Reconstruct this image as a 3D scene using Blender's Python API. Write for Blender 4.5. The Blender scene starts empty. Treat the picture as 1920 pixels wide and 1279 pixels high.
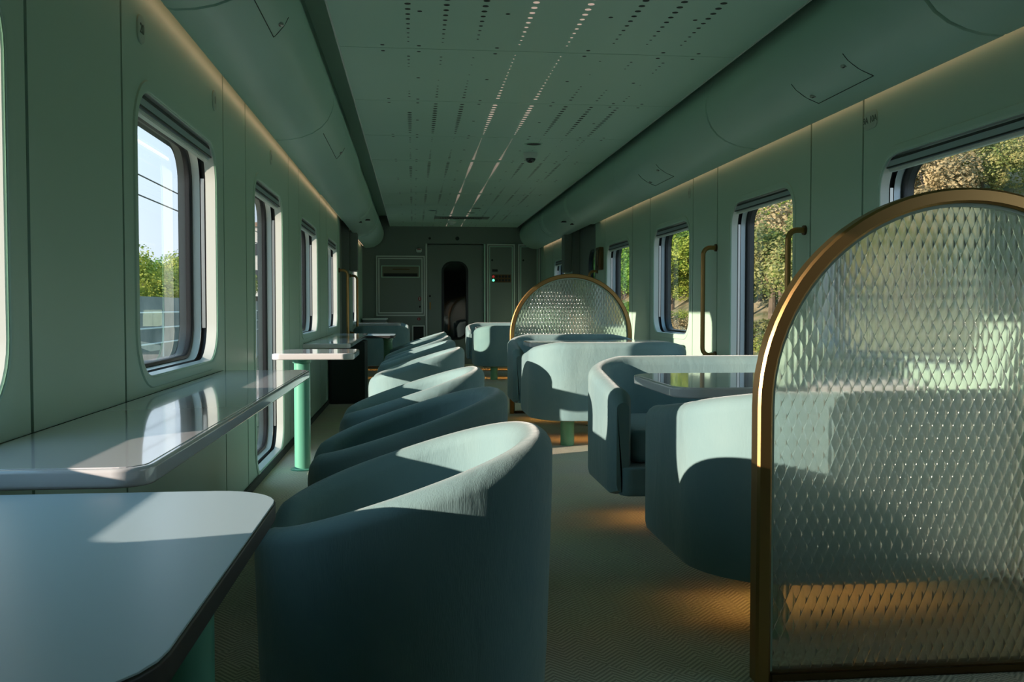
import bpy, bmesh, math, random
from mathutils import Vector, Matrix
R = math.radians
PI = math.pi
random.seed(7)
C = bpy.context.scene.collection
sc = bpy.context.scene

# ---------------------------------------------------------------- camera, sky, sun, exposure
cam = bpy.data.cameras.new('camera'); cam_o = bpy.data.objects.new('camera', cam); C.objects.link(cam_o)
cam.sensor_width = 36; cam.lens = 1770/1920*36; cam.clip_start = .05; cam.clip_end = 500
cam_o.location = (0, 0, .93)
cam_o.rotation_euler = (R(90-2.0223), 0, R(-5.9632))
sc.camera = cam_o
sc.view_settings.view_transform = 'Standard'; sc.view_settings.look = 'None'
sc.view_settings.gamma = 1; sc.view_settings.exposure = 1.15
sc.cycles.max_bounces = 10; sc.cycles.diffuse_bounces = 6; sc.cycles.glossy_bounces = 5
sc.cycles.transmission_bounces = 8; sc.cycles.transparent_max_bounces = 16
sc.cycles.sample_clamp_indirect = 6

SUN_DIR = Vector((1, .46, -.221)).normalized()
sun = bpy.data.lights.new('sun', 'SUN'); sun.energy = 4.7; sun.angle = R(.5); sun.color = (1, .81, .67)
sun_o = bpy.data.objects.new('sun', sun); C.objects.link(sun_o)
sun_o.rotation_euler = SUN_DIR.to_track_quat('-Z', 'Y').to_euler(); sun_o.location = (-6, -3, 6)

w = bpy.data.worlds.new('sky'); sc.world = w; w.use_nodes = True
nt = w.node_tree; nt.nodes.clear()
tc = nt.nodes.new('ShaderNodeTexCoord'); sx = nt.nodes.new('ShaderNodeSeparateXYZ')
rp = nt.nodes.new('ShaderNodeValToRGB'); bg = nt.nodes.new('ShaderNodeBackground'); wo = nt.nodes.new('ShaderNodeOutputWorld')
nt.links.new(tc.outputs['Generated'], sx.inputs[0]); nt.links.new(sx.outputs['Z'], rp.inputs[0])
e = rp.color_ramp.elements
e[0].position = 0; e[0].color = (.50, .545, .62, 1); e[1].position = 1; e[1].color = (.14, .38, .60, 1)
m_ = e.new(.3); m_.color = (.40, .54, .65, 1)
nt.links.new(rp.outputs[0], bg.inputs[0]); bg.inputs[1].default_value = 1.12
nt.links.new(bg.outputs[0], wo.inputs[0])

# ---------------------------------------------------------------- materials
MATS = {}
def pmat(name, col, rough=.5, metal=0, coat=0, sheen=0, spec=.5, emit=None, estr=0, bump=None, vary=None, alpha=None):
    m = bpy.data.materials.new(name); m.use_nodes = True
    t = m.node_tree; b = t.nodes['Principled BSDF']
    b.inputs['Base Color'].default_value = (*col, 1); b.inputs['Roughness'].default_value = rough
    b.inputs['Metallic'].default_value = metal; b.inputs['Coat Weight'].default_value = coat
    b.inputs['Sheen Weight'].default_value = sheen; b.inputs['Sheen Roughness'].default_value = .4
    b.inputs['Specular IOR Level'].default_value = spec
    if emit: b.inputs['Emission Color'].default_value = (*emit, 1); b.inputs['Emission Strength'].default_value = estr
    tcn = None
    if bump or vary:
        tcn = t.nodes.new('ShaderNodeTexCoord')
    if bump:   # (scale xyz, strength, distance)
        mp = t.nodes.new('ShaderNodeMapping'); mp.inputs['Scale'].default_value = bump[0]
        n = t.nodes.new('ShaderNodeTexNoise'); n.inputs['Scale'].default_value = 1; n.inputs['Detail'].default_value = 4
        bn = t.nodes.new('ShaderNodeBump'); bn.inputs['Strength'].default_value = bump[1]; bn.inputs['Distance'].default_value = bump[2]
        t.links.new(tcn.outputs['Object'], mp.inputs[0]); t.links.new(mp.outputs[0], n.inputs[0])
        t.links.new(n.outputs[0], bn.inputs['Height']); t.links.new(bn.outputs[0], b.inputs['Normal'])
    if vary:   # (scale xyz, colour a, colour b)
        mp = t.nodes.new('ShaderNodeMapping'); mp.inputs['Scale'].default_value = vary[0]
        n = t.nodes.new('ShaderNodeTexNoise'); n.inputs['Scale'].default_value = 1; n.inputs['Detail'].default_value = 5
        r = t.nodes.new('ShaderNodeValToRGB'); r.color_ramp.elements[0].position = .35; r.color_ramp.elements[1].position = .65
        r.color_ramp.elements[0].color = (*vary[1], 1); r.color_ramp.elements[1].color = (*vary[2], 1)
        t.links.new(tcn.outputs['Object'], mp.inputs[0]); t.links.new(mp.outputs[0], n.inputs[0])
        t.links.new(n.outputs[0], r.inputs[0]); t.links.new(r.outputs[0], b.inputs['Base Color'])
    MATS[name] = m
    return m
paint = pmat('green_grey_paint', (.43, .61, .49), .42, bump=((260, 260, 260), .12, .001))
paint_end = pmat('grey_green_laminate', (.20, .24, .215), .45)
paint_duct = pmat('duct_paint', (.40, .60, .51), .38, bump=((260, 260, 260), .1, .001))
paint_ceil = pmat('ceiling_paint', (.50, .72, .61), .4)
reveal = pmat('window_surround_paint', (.66, .70, .66), .3)
groove = pmat('groove_shadow_gap', (.03, .04, .035), .7)
rubber = pmat('black_rubber', (.012, .014, .016), .45)
alu = pmat('brushed_aluminium', (.50, .50, .48), .35, metal=.9)
bluealu = pmat('anodised_frame', (.42, .50, .55), .35, metal=.6)
brass = pmat('brushed_brass', (.43, .255, .10), .38, metal=1, bump=((30, 30, 400), .1, .0005))
brassdk = pmat('dark_bronze', (.16, .10, .05), .4, metal=1)
velvet = pmat('teal_velvet', (.22, .40, .42), .85, sheen=.45, spec=.2, bump=((420, 420, 60), .35, .002),
              vary=((3.2, 3.2, 3.2), (.18, .295, .315), (.225, .34, .345)))
_t = velvet.node_tree; _b1 = [n for n in _t.nodes if n.type == 'BUMP'][0]     # soft creases in the upholstery
_m = _t.nodes.new('ShaderNodeMapping'); _m.inputs['Scale'].default_value = (11, 11, 5)
_n = _t.nodes.new('ShaderNodeTexNoise'); _n.inputs['Scale'].default_value = 1; _n.inputs['Detail'].default_value = 3; _n.inputs['Distortion'].default_value = .6
_b2 = _t.nodes.new('ShaderNodeBump'); _b2.inputs['Strength'].default_value = .4; _b2.inputs['Distance'].default_value = .012
_c = [n for n in _t.nodes if n.type == 'TEX_COORD'][0]
_t.links.new(_c.outputs['Object'], _m.inputs[0]); _t.links.new(_m.outputs[0], _n.inputs[0]); _t.links.new(_n.outputs[0], _b2.inputs['Height'])
_t.links.new(_b2.outputs[0], _b1.inputs['Normal'])
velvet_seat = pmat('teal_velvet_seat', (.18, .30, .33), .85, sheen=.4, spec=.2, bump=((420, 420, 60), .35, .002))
welt = pmat('teal_piping', (.12, .25, .28), .8, sheen=.2)
gloss = pmat('lilac_white_gloss', (.72, .71, .73), .08, coat=.6)
gloss_top = pmat('table_gloss_top', (.82, .81, .85), .10, coat=.6)
matt_top = pmat('powder_blue_laminate', (.58, .74, .82), .34)
edge_dk = pmat('dark_table_edge', (.03, .03, .03), .5)
post_green = pmat('green_post', (.13, .42, .30), .3, coat=.3)
post_leaf = pmat('leaf_green_post', (.19, .42, .22), .35, coat=.3)
black = pmat('black_plastic', (.01, .01, .011), .35)
blackglass = pmat('black_glass', (.006, .007, .007), .04, coat=1)
white = pmat('white_plastic', (.68, .74, .70), .4)
plaque_m = pmat('plaque', (.40, .52, .43), .45)
ink = pmat('plaque_ink', (.06, .11, .08), .5)
red = pmat('red_sticker', (.28, .02, .03), .5)
led_w = pmat('warm_strip', (1, .8, .6), .5, emit=(1, .56, .36), estr=.6)
led_dot = pmat('warm_perforation', (.6, .5, .45), .5, emit=(.9, .62, .52), estr=.22)
led_g = pmat('green_lamp', (.1, .8, .4), .5, emit=(.1, 1, .45), estr=1.2)
led_r = pmat('red_lamp', (.5, .05, .05), .5, emit=(1, .08, .08), estr=.1)
led_under = pmat('under_seat_strip', (1, .7, .4), .5, emit=(1, .50, .13), estr=4.5)
wood = pmat('brown_plinth', (.10, .055, .03), .5)
bark = pmat('bark', (.12, .09, .06), .9)
concrete = pmat('concrete', (.30, .32, .30), .9, vary=((1.5, 1.5, 1.5), (.22, .25, .23), (.36, .37, .34)))
soil = pmat('dry_hillside', (.3, .27, .15), .95, vary=((1.1, 1.1, 1.1), (.09, .12, .04), (.34, .28, .17)))
wallw = pmat('pale_render', (.7, .68, .64), .8)
roofm = pmat('roof_tile', (.35, .22, .16), .8)
cable = pmat('cable', (.03, .03, .035), .5)

def leafmat(name, a, b):
    m = bpy.data.materials.new(name); m.use_nodes = True; t = m.node_tree; bs = t.nodes['Principled BSDF']
    bs.inputs['Roughness'].default_value = .6; bs.inputs['Specular IOR Level'].default_value = .2
    tcn = t.nodes.new('ShaderNodeTexCoord'); n = t.nodes.new('ShaderNodeTexNoise'); n.inputs['Scale'].default_value = 1.6; n.inputs['Detail'].default_value = 6
    r = t.nodes.new('ShaderNodeValToRGB'); r.color_ramp.elements[0].color = (*a, 1); r.color_ramp.elements[1].color = (*b, 1)
    r.color_ramp.elements[0].position = .38; r.color_ramp.elements[1].position = .62
    t.links.new(tcn.outputs['Object'], n.inputs[0]); t.links.new(n.outputs[0], r.inputs[0]); t.links.new(r.outputs[0], bs.inputs['Base Color'])
    tr = t.nodes.new('ShaderNodeBsdfTranslucent'); mx = t.nodes.new('ShaderNodeMixShader'); mx.inputs[0].default_value = .3
    t.links.new(r.outputs[0], tr.inputs[0]); t.links.new(bs.outputs[0], mx.inputs[1]); t.links.new(tr.outputs[0], mx.inputs[2])
    t.links.new(mx.outputs[0], t.nodes['Material Output'].inputs[0])
    return m
LEAF = [leafmat('leaf_yellow_green', (.16, .26, .03), (.46, .50, .10)), leafmat('leaf_olive', (.12, .17, .04), (.36, .33, .13)),
        leafmat('leaf_fresh', (.06, .20, .03), (.26, .44, .07)), leafmat('leaf_brownish', (.22, .18, .09), (.50, .40, .22))]

# thin window glass: clear with a Fresnel reflection
def thinglass(name, tint, ior=1.5):
    m = bpy.data.materials.new(name); m.use_nodes = True; t = m.node_tree; t.nodes.remove(t.nodes['Principled BSDF'])
    tr = t.nodes.new('ShaderNodeBsdfTransparent'); tr.inputs[0].default_value = (*tint, 1)
    gl = t.nodes.new('ShaderNodeBsdfGlossy'); gl.inputs['Roughness'].default_value = .0
    lw = t.nodes.new('ShaderNodeLayerWeight')      # Schlick reflectance of a thin two-sided pane
    pw = t.nodes.new('ShaderNodeMath'); pw.operation = 'POWER'; pw.inputs[1].default_value = 5
    lw.inputs[0].default_value = .5
    fr = t.nodes.new('ShaderNodeMath'); fr.operation = 'MULTIPLY_ADD'; fr.inputs[1].default_value = .92; fr.inputs[2].default_value = .08
    t.links.new(lw.outputs['Facing'], pw.inputs[0]); t.links.new(pw.outputs[0], fr.inputs[0])
    mx = t.nodes.new('ShaderNodeMixShader')
    t.links.new(fr.outputs[0], mx.inputs[0]); t.links.new(tr.outputs[0], mx.inputs[1]); t.links.new(gl.outputs[0], mx.inputs[2])
    t.links.new(mx.outputs[0], t.nodes['Material Output'].inputs[0])
    return m
pane_m = thinglass('clear_pane', (.90, .94, .93), 1.45)

# textured partition glass
def texglass():
    m = bpy.data.materials.new('textured_glass'); m.use_nodes = True; t = m.node_tree; b = t.nodes['Principled BSDF']
    b.inputs['Base Color'].default_value = (.93, .97, .93, 1); b.inputs['Transmission Weight'].default_value = 1
    b.inputs['Roughness'].default_value = .10; b.inputs['IOR'].default_value = 1.45
    tcn = t.nodes.new('ShaderNodeTexCoord'); s = t.nodes.new('ShaderNodeSeparateXYZ'); t.links.new(tcn.outputs['Object'], s.inputs[0])
    def mth(op, a, bv=None):
        n = t.nodes.new('ShaderNodeMath'); n.operation = op
        if hasattr(a, 'node'): t.links.new(a, n.inputs[0])
        else: n.inputs[0].default_value = a
        if bv is not None:
            if hasattr(bv, 'node'): t.links.new(bv, n.inputs[1])
            else: n.inputs[1].default_value = bv
        return n.outputs[0]
    def lens(o):
        u = mth('SUBTRACT', mth('FRACT', mth('ADD', mth('MULTIPLY', s.outputs['X'], 1/.028), o)), .5)
        v = mth('SUBTRACT', mth('FRACT', mth('ADD', mth('MULTIPLY', s.outputs['Z'], 1/.066), o)), .5)
        return mth('SUBTRACT', 1, mth('ADD', mth('MULTIPLY', mth('MULTIPLY', u, u), 2.6), mth('MULTIPLY', mth('MULTIPLY', v, v), 2.6)))
    h = mth('MAXIMUM', lens(10.0), lens(10.5))
    bn = t.nodes.new('ShaderNodeBump'); bn.inputs['Strength'].default_value = 1; bn.inputs['Distance'].default_value = .013
    t.links.new(h, bn.inputs['Height']); t.links.new(bn.outputs[0], b.inputs['Normal'])
    tr = t.nodes.new('ShaderNodeBsdfTransparent'); tr.inputs[0].default_value = (.9, .95, .92, 1)
    tl = t.nodes.new('ShaderNodeBsdfTranslucent'); tl.inputs[0].default_value = (.85, .9, .86, 1); t.links.new(bn.outputs[0], tl.inputs['Normal'])
    m0 = t.nodes.new('ShaderNodeMixShader'); m0.inputs[0].default_value = .16
    t.links.new(b.outputs[0], m0.inputs[1]); t.links.new(tl.outputs[0], m0.inputs[2])
    mx = t.nodes.new('ShaderNodeMixShader'); mx.inputs[0].default_value = .06
    t.links.new(m0.outputs[0], mx.inputs[1]); t.links.new(tr.outputs[0], mx.inputs[2])
    t.links.new(mx.outputs[0], t.nodes['Material Output'].inputs[0])
    return m
texg = texglass()

def carpet():
    m = bpy.data.materials.new('herringbone_carpet'); m.use_nodes = True; t = m.node_tree; b = t.nodes['Principled BSDF']
    b.inputs['Roughness'].default_value = .95; b.inputs['Specular IOR Level'].default_value = .15
    tcn = t.nodes.new('ShaderNodeTexCoord'); s = t.nodes.new('ShaderNodeSeparateXYZ'); t.links.new(tcn.outputs['Object'], s.inputs[0])
    def mth(op, a, bv=None, c=None):
        n = t.nodes.new('ShaderNodeMath'); n.operation = op
        for i, v in enumerate((a, bv, c)):
            if v is None: continue
            if hasattr(v, 'node'): t.links.new(v, n.inputs[i])
            else: n.inputs[i].default_value = v
        return n.outputs[0]
    # zigzag ribs whose direction flips in irregular blocks
    ns = t.nodes.new('ShaderNodeTexVoronoi'); ns.inputs['Scale'].default_value = 4.0; ns.distance = 'MANHATTAN'
    t.links.new(tcn.outputs['Object'], ns.inputs[0])
    sp = t.nodes.new('ShaderNodeSeparateColor'); t.links.new(ns.outputs['Color'], sp.inputs[0])
    blk = mth('GREATER_THAN', sp.outputs[0], .5)
    sgn = mth('MULTIPLY_ADD', blk, 2, -1)
    zz = mth('PINGPONG', s.outputs['X'], .05)
    sh = mth('MULTIPLY', mth('FRACT', mth('MULTIPLY', sp.outputs[1], 7.0)), .05)
    v = mth('ADD', mth('MULTIPLY', mth('MULTIPLY', zz, sgn), 1.15), mth('ADD', s.outputs['Y'], sh))
    wv = mth('SINE', mth('MULTIPLY', v, 2*PI/.020))
    fine = mth('MULTIPLY', mth('SINE', mth('MULTIPLY', s.outputs['X'], 2*PI/.008)), mth('SINE', mth('MULTIPLY', s.outputs['Y'], 2*PI/.008)))
    hh = mth('MULTIPLY_ADD', wv, .55, mth('MULTIPLY', fine, .3))
    r = t.nodes.new('ShaderNodeValToRGB'); r.color_ramp.elements[0].position = .1; r.color_ramp.elements[1].position = .9
    r.color_ramp.elements[0].color = (.42, .375, .275, 1); r.color_ramp.elements[1].color = (.86, .78, .61, 1)
    t.links.new(mth('MULTIPLY_ADD', hh, .66, .5), r.inputs[0])
    n2 = t.nodes.new('ShaderNodeTexNoise'); n2.inputs['Scale'].default_value = 2.2; t.links.new(tcn.outputs['Object'], n2.inputs[0])
    mxc = t.nodes.new('ShaderNodeMix'); mxc.data_type = 'RGBA'; mxc.blend_type = 'MULTIPLY'; mxc.inputs[0].default_value = .25
    t.links.new(r.outputs[0], mxc.inputs[6]); t.links.new(n2.outputs[1], mxc.inputs[7])
    t.links.new(mxc.outputs[2], b.inputs['Base Color'])
    bn = t.nodes.new('ShaderNodeBump'); bn.inputs['Strength'].default_value = .4; bn.inputs['Distance'].default_value = .003
    t.links.new(hh, bn.inputs['Height']); t.links.new(bn.outputs[0], b.inputs['Normal'])
    return m
carpet_m = carpet()

# ---------------------------------------------------------------- helpers
def link(name, me, mat=None, parent=None, smooth=False, loc=None):
    o = bpy.data.objects.new(name, me); C.objects.link(o)
    if mat: me.materials.append(mat)
    if smooth:
        for p in me.polygons: p.use_smooth = True
    if parent is not None: o.parent = parent
    if loc: o.location = loc
    return o
def obj(name, bm, mat=None, parent=None, smooth=False, loc=None):
    bmesh.ops.recalc_face_normals(bm, faces=bm.faces)
    me = bpy.data.meshes.new(name); bm.to_mesh(me); bm.free()
    o = link(name, me, mat, parent, smooth, loc)
    if smooth:
        md = o.modifiers.new('n', 'WEIGHTED_NORMAL'); md.keep_sharp = True
        sharp_by_angle(me)
    return o
def sharp_by_angle(me, ang=38):
    bm = bmesh.new(); bm.from_mesh(me)
    for ed in bm.edges:
        if len(ed.link_faces) == 2 and ed.calc_face_angle(0) > R(ang): ed.smooth = False
    bm.to_mesh(me); bm.free()
def thing(name, label, cat, loc=(0, 0, 0), rz=0, group=None):
    o = bpy.data.objects.new(name, None); C.objects.link(o); o.location = loc; o.rotation_euler = (0, 0, rz)
    o.empty_display_size = .1
    o['label'] = label; o['category'] = cat
    if group: o['group'] = group
    return o
def tag(o, label, cat, group=None, kind=None):
    o['label'] = label; o['category'] = cat
    if group: o['group'] = group
    if kind: o['kind'] = kind
    return o
def struct(o, label=None):
    o['kind'] = 'structure'
    if label: o['label'] = label
    return o
def empty_struct(name):
    o = bpy.data.objects.new(name, None); C.objects.link(o); o['kind'] = 'structure'; return o
def bx(bm, x0, x1, y0, y1, z0, z1, bev=0):
    r = bmesh.ops.create_cube(bm, size=1)
    for v in r['verts']:
        v.co = Vector((x0+(v.co.x+.5)*(x1-x0), y0+(v.co.y+.5)*(y1-y0), z0+(v.co.z+.5)*(z1-z0)))
    if bev:
        es = {e_ for v in r['verts'] for e_ in v.link_edges}
        bmesh.ops.bevel(bm, geom=list(es), offset=bev, segments=2, affect='EDGES')
    return bm
def box(*a, bev=0): return bx(bmesh.new(), *a, bev=bev)
def cyl(bm, p0, p1, r0, r1=None, n=24, caps=True):
    r1 = r0 if r1 is None else r1
    p0, p1 = Vector(p0), Vector(p1); d = (p1-p0).normalized()
    a = Vector((0, 0, 1)) if abs(d.z) < .9 else Vector((1, 0, 0))
    u = d.cross(a).normalized(); v = d.cross(u)
    A = [bm.verts.new(p0+(u*math.cos(2*PI*i/n)+v*math.sin(2*PI*i/n))*r0) for i in range(n)]
    B_ = [bm.verts.new(p1+(u*math.cos(2*PI*i/n)+v*math.sin(2*PI*i/n))*r1) for i in range(n)]
    for i in range(n): bm.faces.new((A[i], A[(i+1) % n], B_[(i+1) % n], B_[i]))
    if caps: bm.faces.new(A); bm.faces.new(B_)
    return bm
def lathe(bm, prof, cx=0, cy=0, n=28):
    rings = [[bm.verts.new((cx+r*math.cos(2*PI*i/n), cy+r*math.sin(2*PI*i/n), z)) for i in range(n)] for r, z in prof]
    for a, b in zip(rings, rings[1:]):
        for i in range(n): bm.faces.new((a[i], a[(i+1) % n], b[(i+1) % n], b[i]))
    bm.faces.new(rings[0]); bm.faces.new(rings[-1])
    return bm
def tube(bm, pts, r, n=12):
    pts = [Vector(p) for p in pts]; prev = None; up = Vector((0.31, .22, .93)).normalized()
    rings = []
    for i, p in enumerate(pts):
        d = (pts[min(i+1, len(pts)-1)]-pts[max(i-1, 0)]).normalized()
        u = d.cross(up) if prev is None else (prev - d*prev.dot(d))
        u.normalize(); prev = u; v = d.cross(u)
        rings.append([bm.verts.new(p+(u*math.cos(2*PI*k/n)+v*math.sin(2*PI*k/n))*r) for k in range(n)])
    for a, b in zip(rings, rings[1:]):
        for k in range(n): bm.faces.new((a[k], a[(k+1) % n], b[(k+1) % n], b[k]))
    bm.faces.new(rings[0]); bm.faces.new(rings[-1])
    return bm
def rrect(y0, y1, z0, z1, r, n=9):
    r = max(.004, min(r, (y1-y0)/2-.001, (z1-z0)/2-.001)); out = []
    for cy, cz, a0 in ((y1-r, z1-r, 0), (y0+r, z1-r, 90), (y0+r, z0+r, 180), (y1-r, z0+r, 270)):
        for k in range(n):
            a = R(a0+90*k/(n-1)); out.append((cy+r*math.cos(a), cz+r*math.sin(a)))
    return out
def loft(bm, loops, close=True):
    rings = [[bm.verts.new(p) for p in lp] for lp in loops]; n = len(rings[0])
    for a, b in zip(rings, rings[1:]):
        for i in range(n if close else n-1): bm.faces.new((a[i], a[(i+1) % n], b[(i+1) % n], b[i]))
    return rings
def slab(pts, z0, z1, r=.004):   # horizontal slab with an eased edge; pts = plan outline
    bm = bmesh.new(); c = Vector((sum(p[0] for p in pts)/len(pts), sum(p[1] for p in pts)/len(pts)))
    def ins(d):
        out = []
        n = len(pts)
        for i, p in enumerate(pts):
            a = Vector(pts[i-1]); b = Vector(pts[(i+1) % n]); t = (b-a).normalized(); nn = Vector((-t.y, t.x))
            if nn.dot(c-Vector(p)) < 0: nn = -nn
            out.append(Vector(p)+nn*d)
        return out
    lv = []
    for k in range(4):
        a = PI/2*k/3; lv.append([(q.x, q.y, z0+r-r*math.sin(PI/2-a)) for q in ins(r-r*math.sin(a))])
    for k in range(4):
        a = PI/2*k/3; lv.append([(q.x, q.y, z1-r+r*math.sin(a)) for q in ins(r-r*math.cos(a))])
    rg = loft(bm, lv); bm.faces.new(rg[0]); bm.faces.new(rg[-1])
    return bm
def copy_tree(o, parent=None):
    c = o.copy(); C.objects.link(c)
    if parent is not None: c.parent = parent
    for ch in list(o.children): copy_tree(ch, c)
    return c

# ---------------------------------------------------------------- the carriage shell
XL, XR, CZ, YN, YF = -.82, 2.09, 2.25, -3.4, 15.5
def wx(s, d): return XL-d if s < 0 else XR+d      # d = depth outwards from the inner wall face
fl = bmesh.new(); bx(fl, XL-.15, XR+.15, YN-.1, YF+.1, -.06, 0)
struct(obj('floor', fl, carpet_m))

def plane_hole(bm, s, d, y0, y1, z0, z1, hole):
    outer = [(y0, z0), (y1, z0), (y1, z1), (y0, z1)]
    vs = [bm.verts.new((wx(s, d), y, z)) for y, z in outer]
    es = [bm.edges.new((vs[i], vs[(i+1) % 4])) for i in range(4)]
    if hole:
        hv = [bm.verts.new((wx(s, d), y, z)) for y, z in hole]
        es += [bm.edges.new((hv[i], hv[(i+1) % len(hv)])) for i in range(len(hv))]
    bmesh.ops.triangle_fill(bm, use_beauty=True, edges=es)

WIN = {  # side: list of (panel y0, panel y1, hole y0, hole y1, z0, z1)
 -1: [(.72, 2.13, .90, 2.02, .715, 1.60),
      (2.80, 4.24, 2.94, 4.09, .715, 1.60), (4.79, 6.40, 5.03, 6.10, .05, 1.61), (6.96, 8.50, 7.05, 8.28, .73, 1.60),
      (9.12, 10.52, 9.22, 10.42, .73, 1.61), (12.75, 14.3, 12.93, 14.1, .73, 1.61)],
 1: [(.72, 2.13, .90, 2.02, .715, 1.60),
     (2.65, 4.24, 2.93, 4.08, .715, 1.60), (4.82, 6.36, 5.05, 6.08, .05, 1.61), (6.93, 8.22, 7.02, 8.10, .72, 1.60),
     (8.90, 10.19, 9.02, 10.11, .73, 1.60), (12.75, 14.1, 12.93, 13.95, .73, 1.61)]}
TOPZ = 2.42
wn = 0
door_zone = (10.75, 12.35)
for s in (-1, 1):
    wl = empty_struct('wall_left' if s < 0 else 'wall_right')
    # back plate seen in the joints
    edges = []
    prev = YN
    for (a, b, *_r) in WIN[s]:
        if a-prev > .02: edges.append((prev, a, None))
        edges.append((a, b, _r)); prev = b
        if b > 10 and b < 11:
            edges.append((b, door_zone[0], None)); prev = door_zone[1]
    edges.append((prev, 14.9, None)); edges.append((14.9, YF, None))
    for (a, b, h) in edges:
        bm = bmesh.new(); g = .008
        hole = rrect(h[0], h[1], h[2], h[3], .15) if h else None
        plane_hole(bm, s, 0, a+g, b-g, .0, TOPZ, hole)
        # returns into the joint
        for yy in (a+g, b-g):
            v = [bm.verts.new((wx(s, dd), yy, zz)) for dd, zz in ((0, 0), (.02, 0), (.02, TOPZ), (0, TOPZ))]; bm.faces.new(v)
        obj('wall_panel', bm, paint, wl)
        bm = bmesh.new(); plane_hole(bm, s, .018, a-.001, b+.001, 0, TOPZ, rrect(h[0]-.03, h[1]+.03, h[2]-.03, h[3]+.03, .16) if h else None)
        obj('joint_backing', bm, groove, wl)
        bm = bmesh.new(); plane_hole(bm, s, .152, a-.001, b+.001, -.3, TOPZ, rrect(h[0]+.024, h[1]-.024, h[2]+.024, h[3]-.024, .126) if h else None)
        obj('outer_skin', bm, alu, wl)
        if not h: continue
        wn += 1
        W_ = empty_struct('window_%d' % wn)
        y0, y1, z0, z1 = h
        L = lambda i, d, r=.15: [(wx(s, d), y, z) for y, z in rrect(y0+i, y1-i, z0+i, z1-i, r-i)]
        bm = bmesh.new(); loft(bm, [L(-.040, .001), L(-.036, -.005), L(-.012, -.006), L(-.004, -.003), L(0, .006)]); o = obj('frame_rim', bm, paint, W_, True)
        bm = bmesh.new(); loft(bm, [L(0, .006), L(.002, .045), L(-.012, .045)]); obj('reveal', bm, reveal, W_, True)
        bm = bmesh.new(); loft(bm, [L(-.012, .045), L(-.016, .068), L(.004, .068)]); obj('blind_channel', bm, rubber, W_, True)
        bm = bmesh.new(); loft(bm, [L(.004, .068), L(.007, .100)]); obj('inner_reveal', bm, reveal if s < 0 else bluealu, W_, True)
        bm = bmesh.new(); loft(bm, [L(.007, .100), L(.010, .097), L(.020, .101), L(.024, .108), L(.024, .15), L(.02, .1525)]); obj('gasket', bm, rubber, W_, True)
        bm = bmesh.new()
        lp = L(.018, .112); vs = [bm.verts.new(p) for p in lp]; bm.faces.new(vs)
        obj('pane', bm, pane_m, W_)
        # roller blind cassette and guide rails
        bm = bmesh.new(); xa, xb = sorted((wx(s, .012), wx(s, .046))); bx(bm, xa, xb, y0+.03, y1-.03, z1-.052, z1-.008, .006)
        cas = obj('blind_cassette', bm, bluealu, W_)
        bm = bmesh.new(); xa, xb = sorted((wx(s, .0095), wx(s, .013)))
        bx(bm, xa, xb, y0+.032, y1-.032, z1-.020, z1-.010); bx(bm, xa, xb, y0+.045, y1-.045, z1-.051, z1-.045)
        obj('cassette_seal', bm, rubber, cas)
        bm = bmesh.new(); xa, xb = sorted((wx(s, .02), wx(s, .045))); bx(bm, xa, xb, y0+.045, y1-.045, z1-.066, z1-.052, .003)
        obj('pull_bar', bm, white, cas)
        for yy in (y0-.006, y1-.004):
            bm = bmesh.new(); xa, xb = sorted((wx(s, .050), wx(s, .064))); bx(bm, xa, xb, yy, yy+.010, z0+.13, z1-.13)
            obj('guide_rail', bm, alu, W_)
        if z0 > .3:
            for k in range(3):   # little screw caps under the frame
                bm = bmesh.new(); cyl(bm, (wx(s, .001), y0+.15+(y1-y0-.3)*k/2, z0-.065), (wx(s, -.002), y0+.15+(y1-y0-.3)*k/2, z0-.065), .008, n=14)
                obj('screw_cap', bm, paint, W_)
    # entrance vestibule between the joints
    D = empty_struct('door_1' if s < 0 else 'door_2')
    a, b = door_zone
    bm = bmesh.new(); xa, xb = sorted((wx(s, 0), wx(s, .15)))
    bx(bm, xa, xb, a, a+.06, 0, TOPZ); bx(bm, xa, xb, b-.06, b, 0, TOPZ); obj('jamb', bm, paint_end, D)
    bm = bmesh.new(); plane_hole(bm, s, .09, a+.06, b-.06, 0, 2.05, rrect(11.15, 11.62, .75, 1.62, .17)); obj('door_leaf', bm, paint_end, D)
    bm = bmesh.new(); LL = lambda i, d: [(wx(s, d), y, z) for y, z in rrect(11.15+i, 11.62-i, .75+i, 1.62-i, .17-i)]
    loft(bm, [LL(-.02, .085), LL(0, .085), LL(.01, .12)]); obj('door_window_gasket', bm, rubber, D)
    bm = bmesh.new(); bm.faces.new([bm.verts.new(p) for p in LL(.005, .105)]); obj('door_window_pane', bm, thinglass('tinted_pane_%d' % (s+2), (.72, .84, .78) if s < 0 else (.35, .62, .66)), D)
    bm = bmesh.new(); bx(bm, xa, xb, a, b, 2.05, TOPZ); obj('header', bm, paint_end, D)
    bm = bmesh.new(); plane_hole(bm, s, .152, a, b, -.3, TOPZ, rrect(11.13, 11.64, .73, 1.64, .17)); obj('outer_skin', bm, alu, D)
    # equipment pillar
    bm = bmesh.new(); xa, xb = sorted((wx(s, 0), wx(s, -.10))); bx(bm, xa, xb, 12.36, 12.62, 1.40, 1.93, .01)
    o = obj('equipment_box', bm, paint_end); tag(o, 'dark green equipment box hanging high on the %s wall by the entrance' % ('left' if s < 0 else 'right'), 'box')

# hollow under the walls (skirting)
for s, nm in ((-1, 'baseboard_left'), (1, 'baseboard_right')):
    bm = bmesh.new(); xa, xb = sorted((wx(s, 0), wx(s, -.012))); bx(bm, xa, xb, YN, YF, 0, .045, .003)
    struct(obj(nm, bm, groove))

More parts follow.
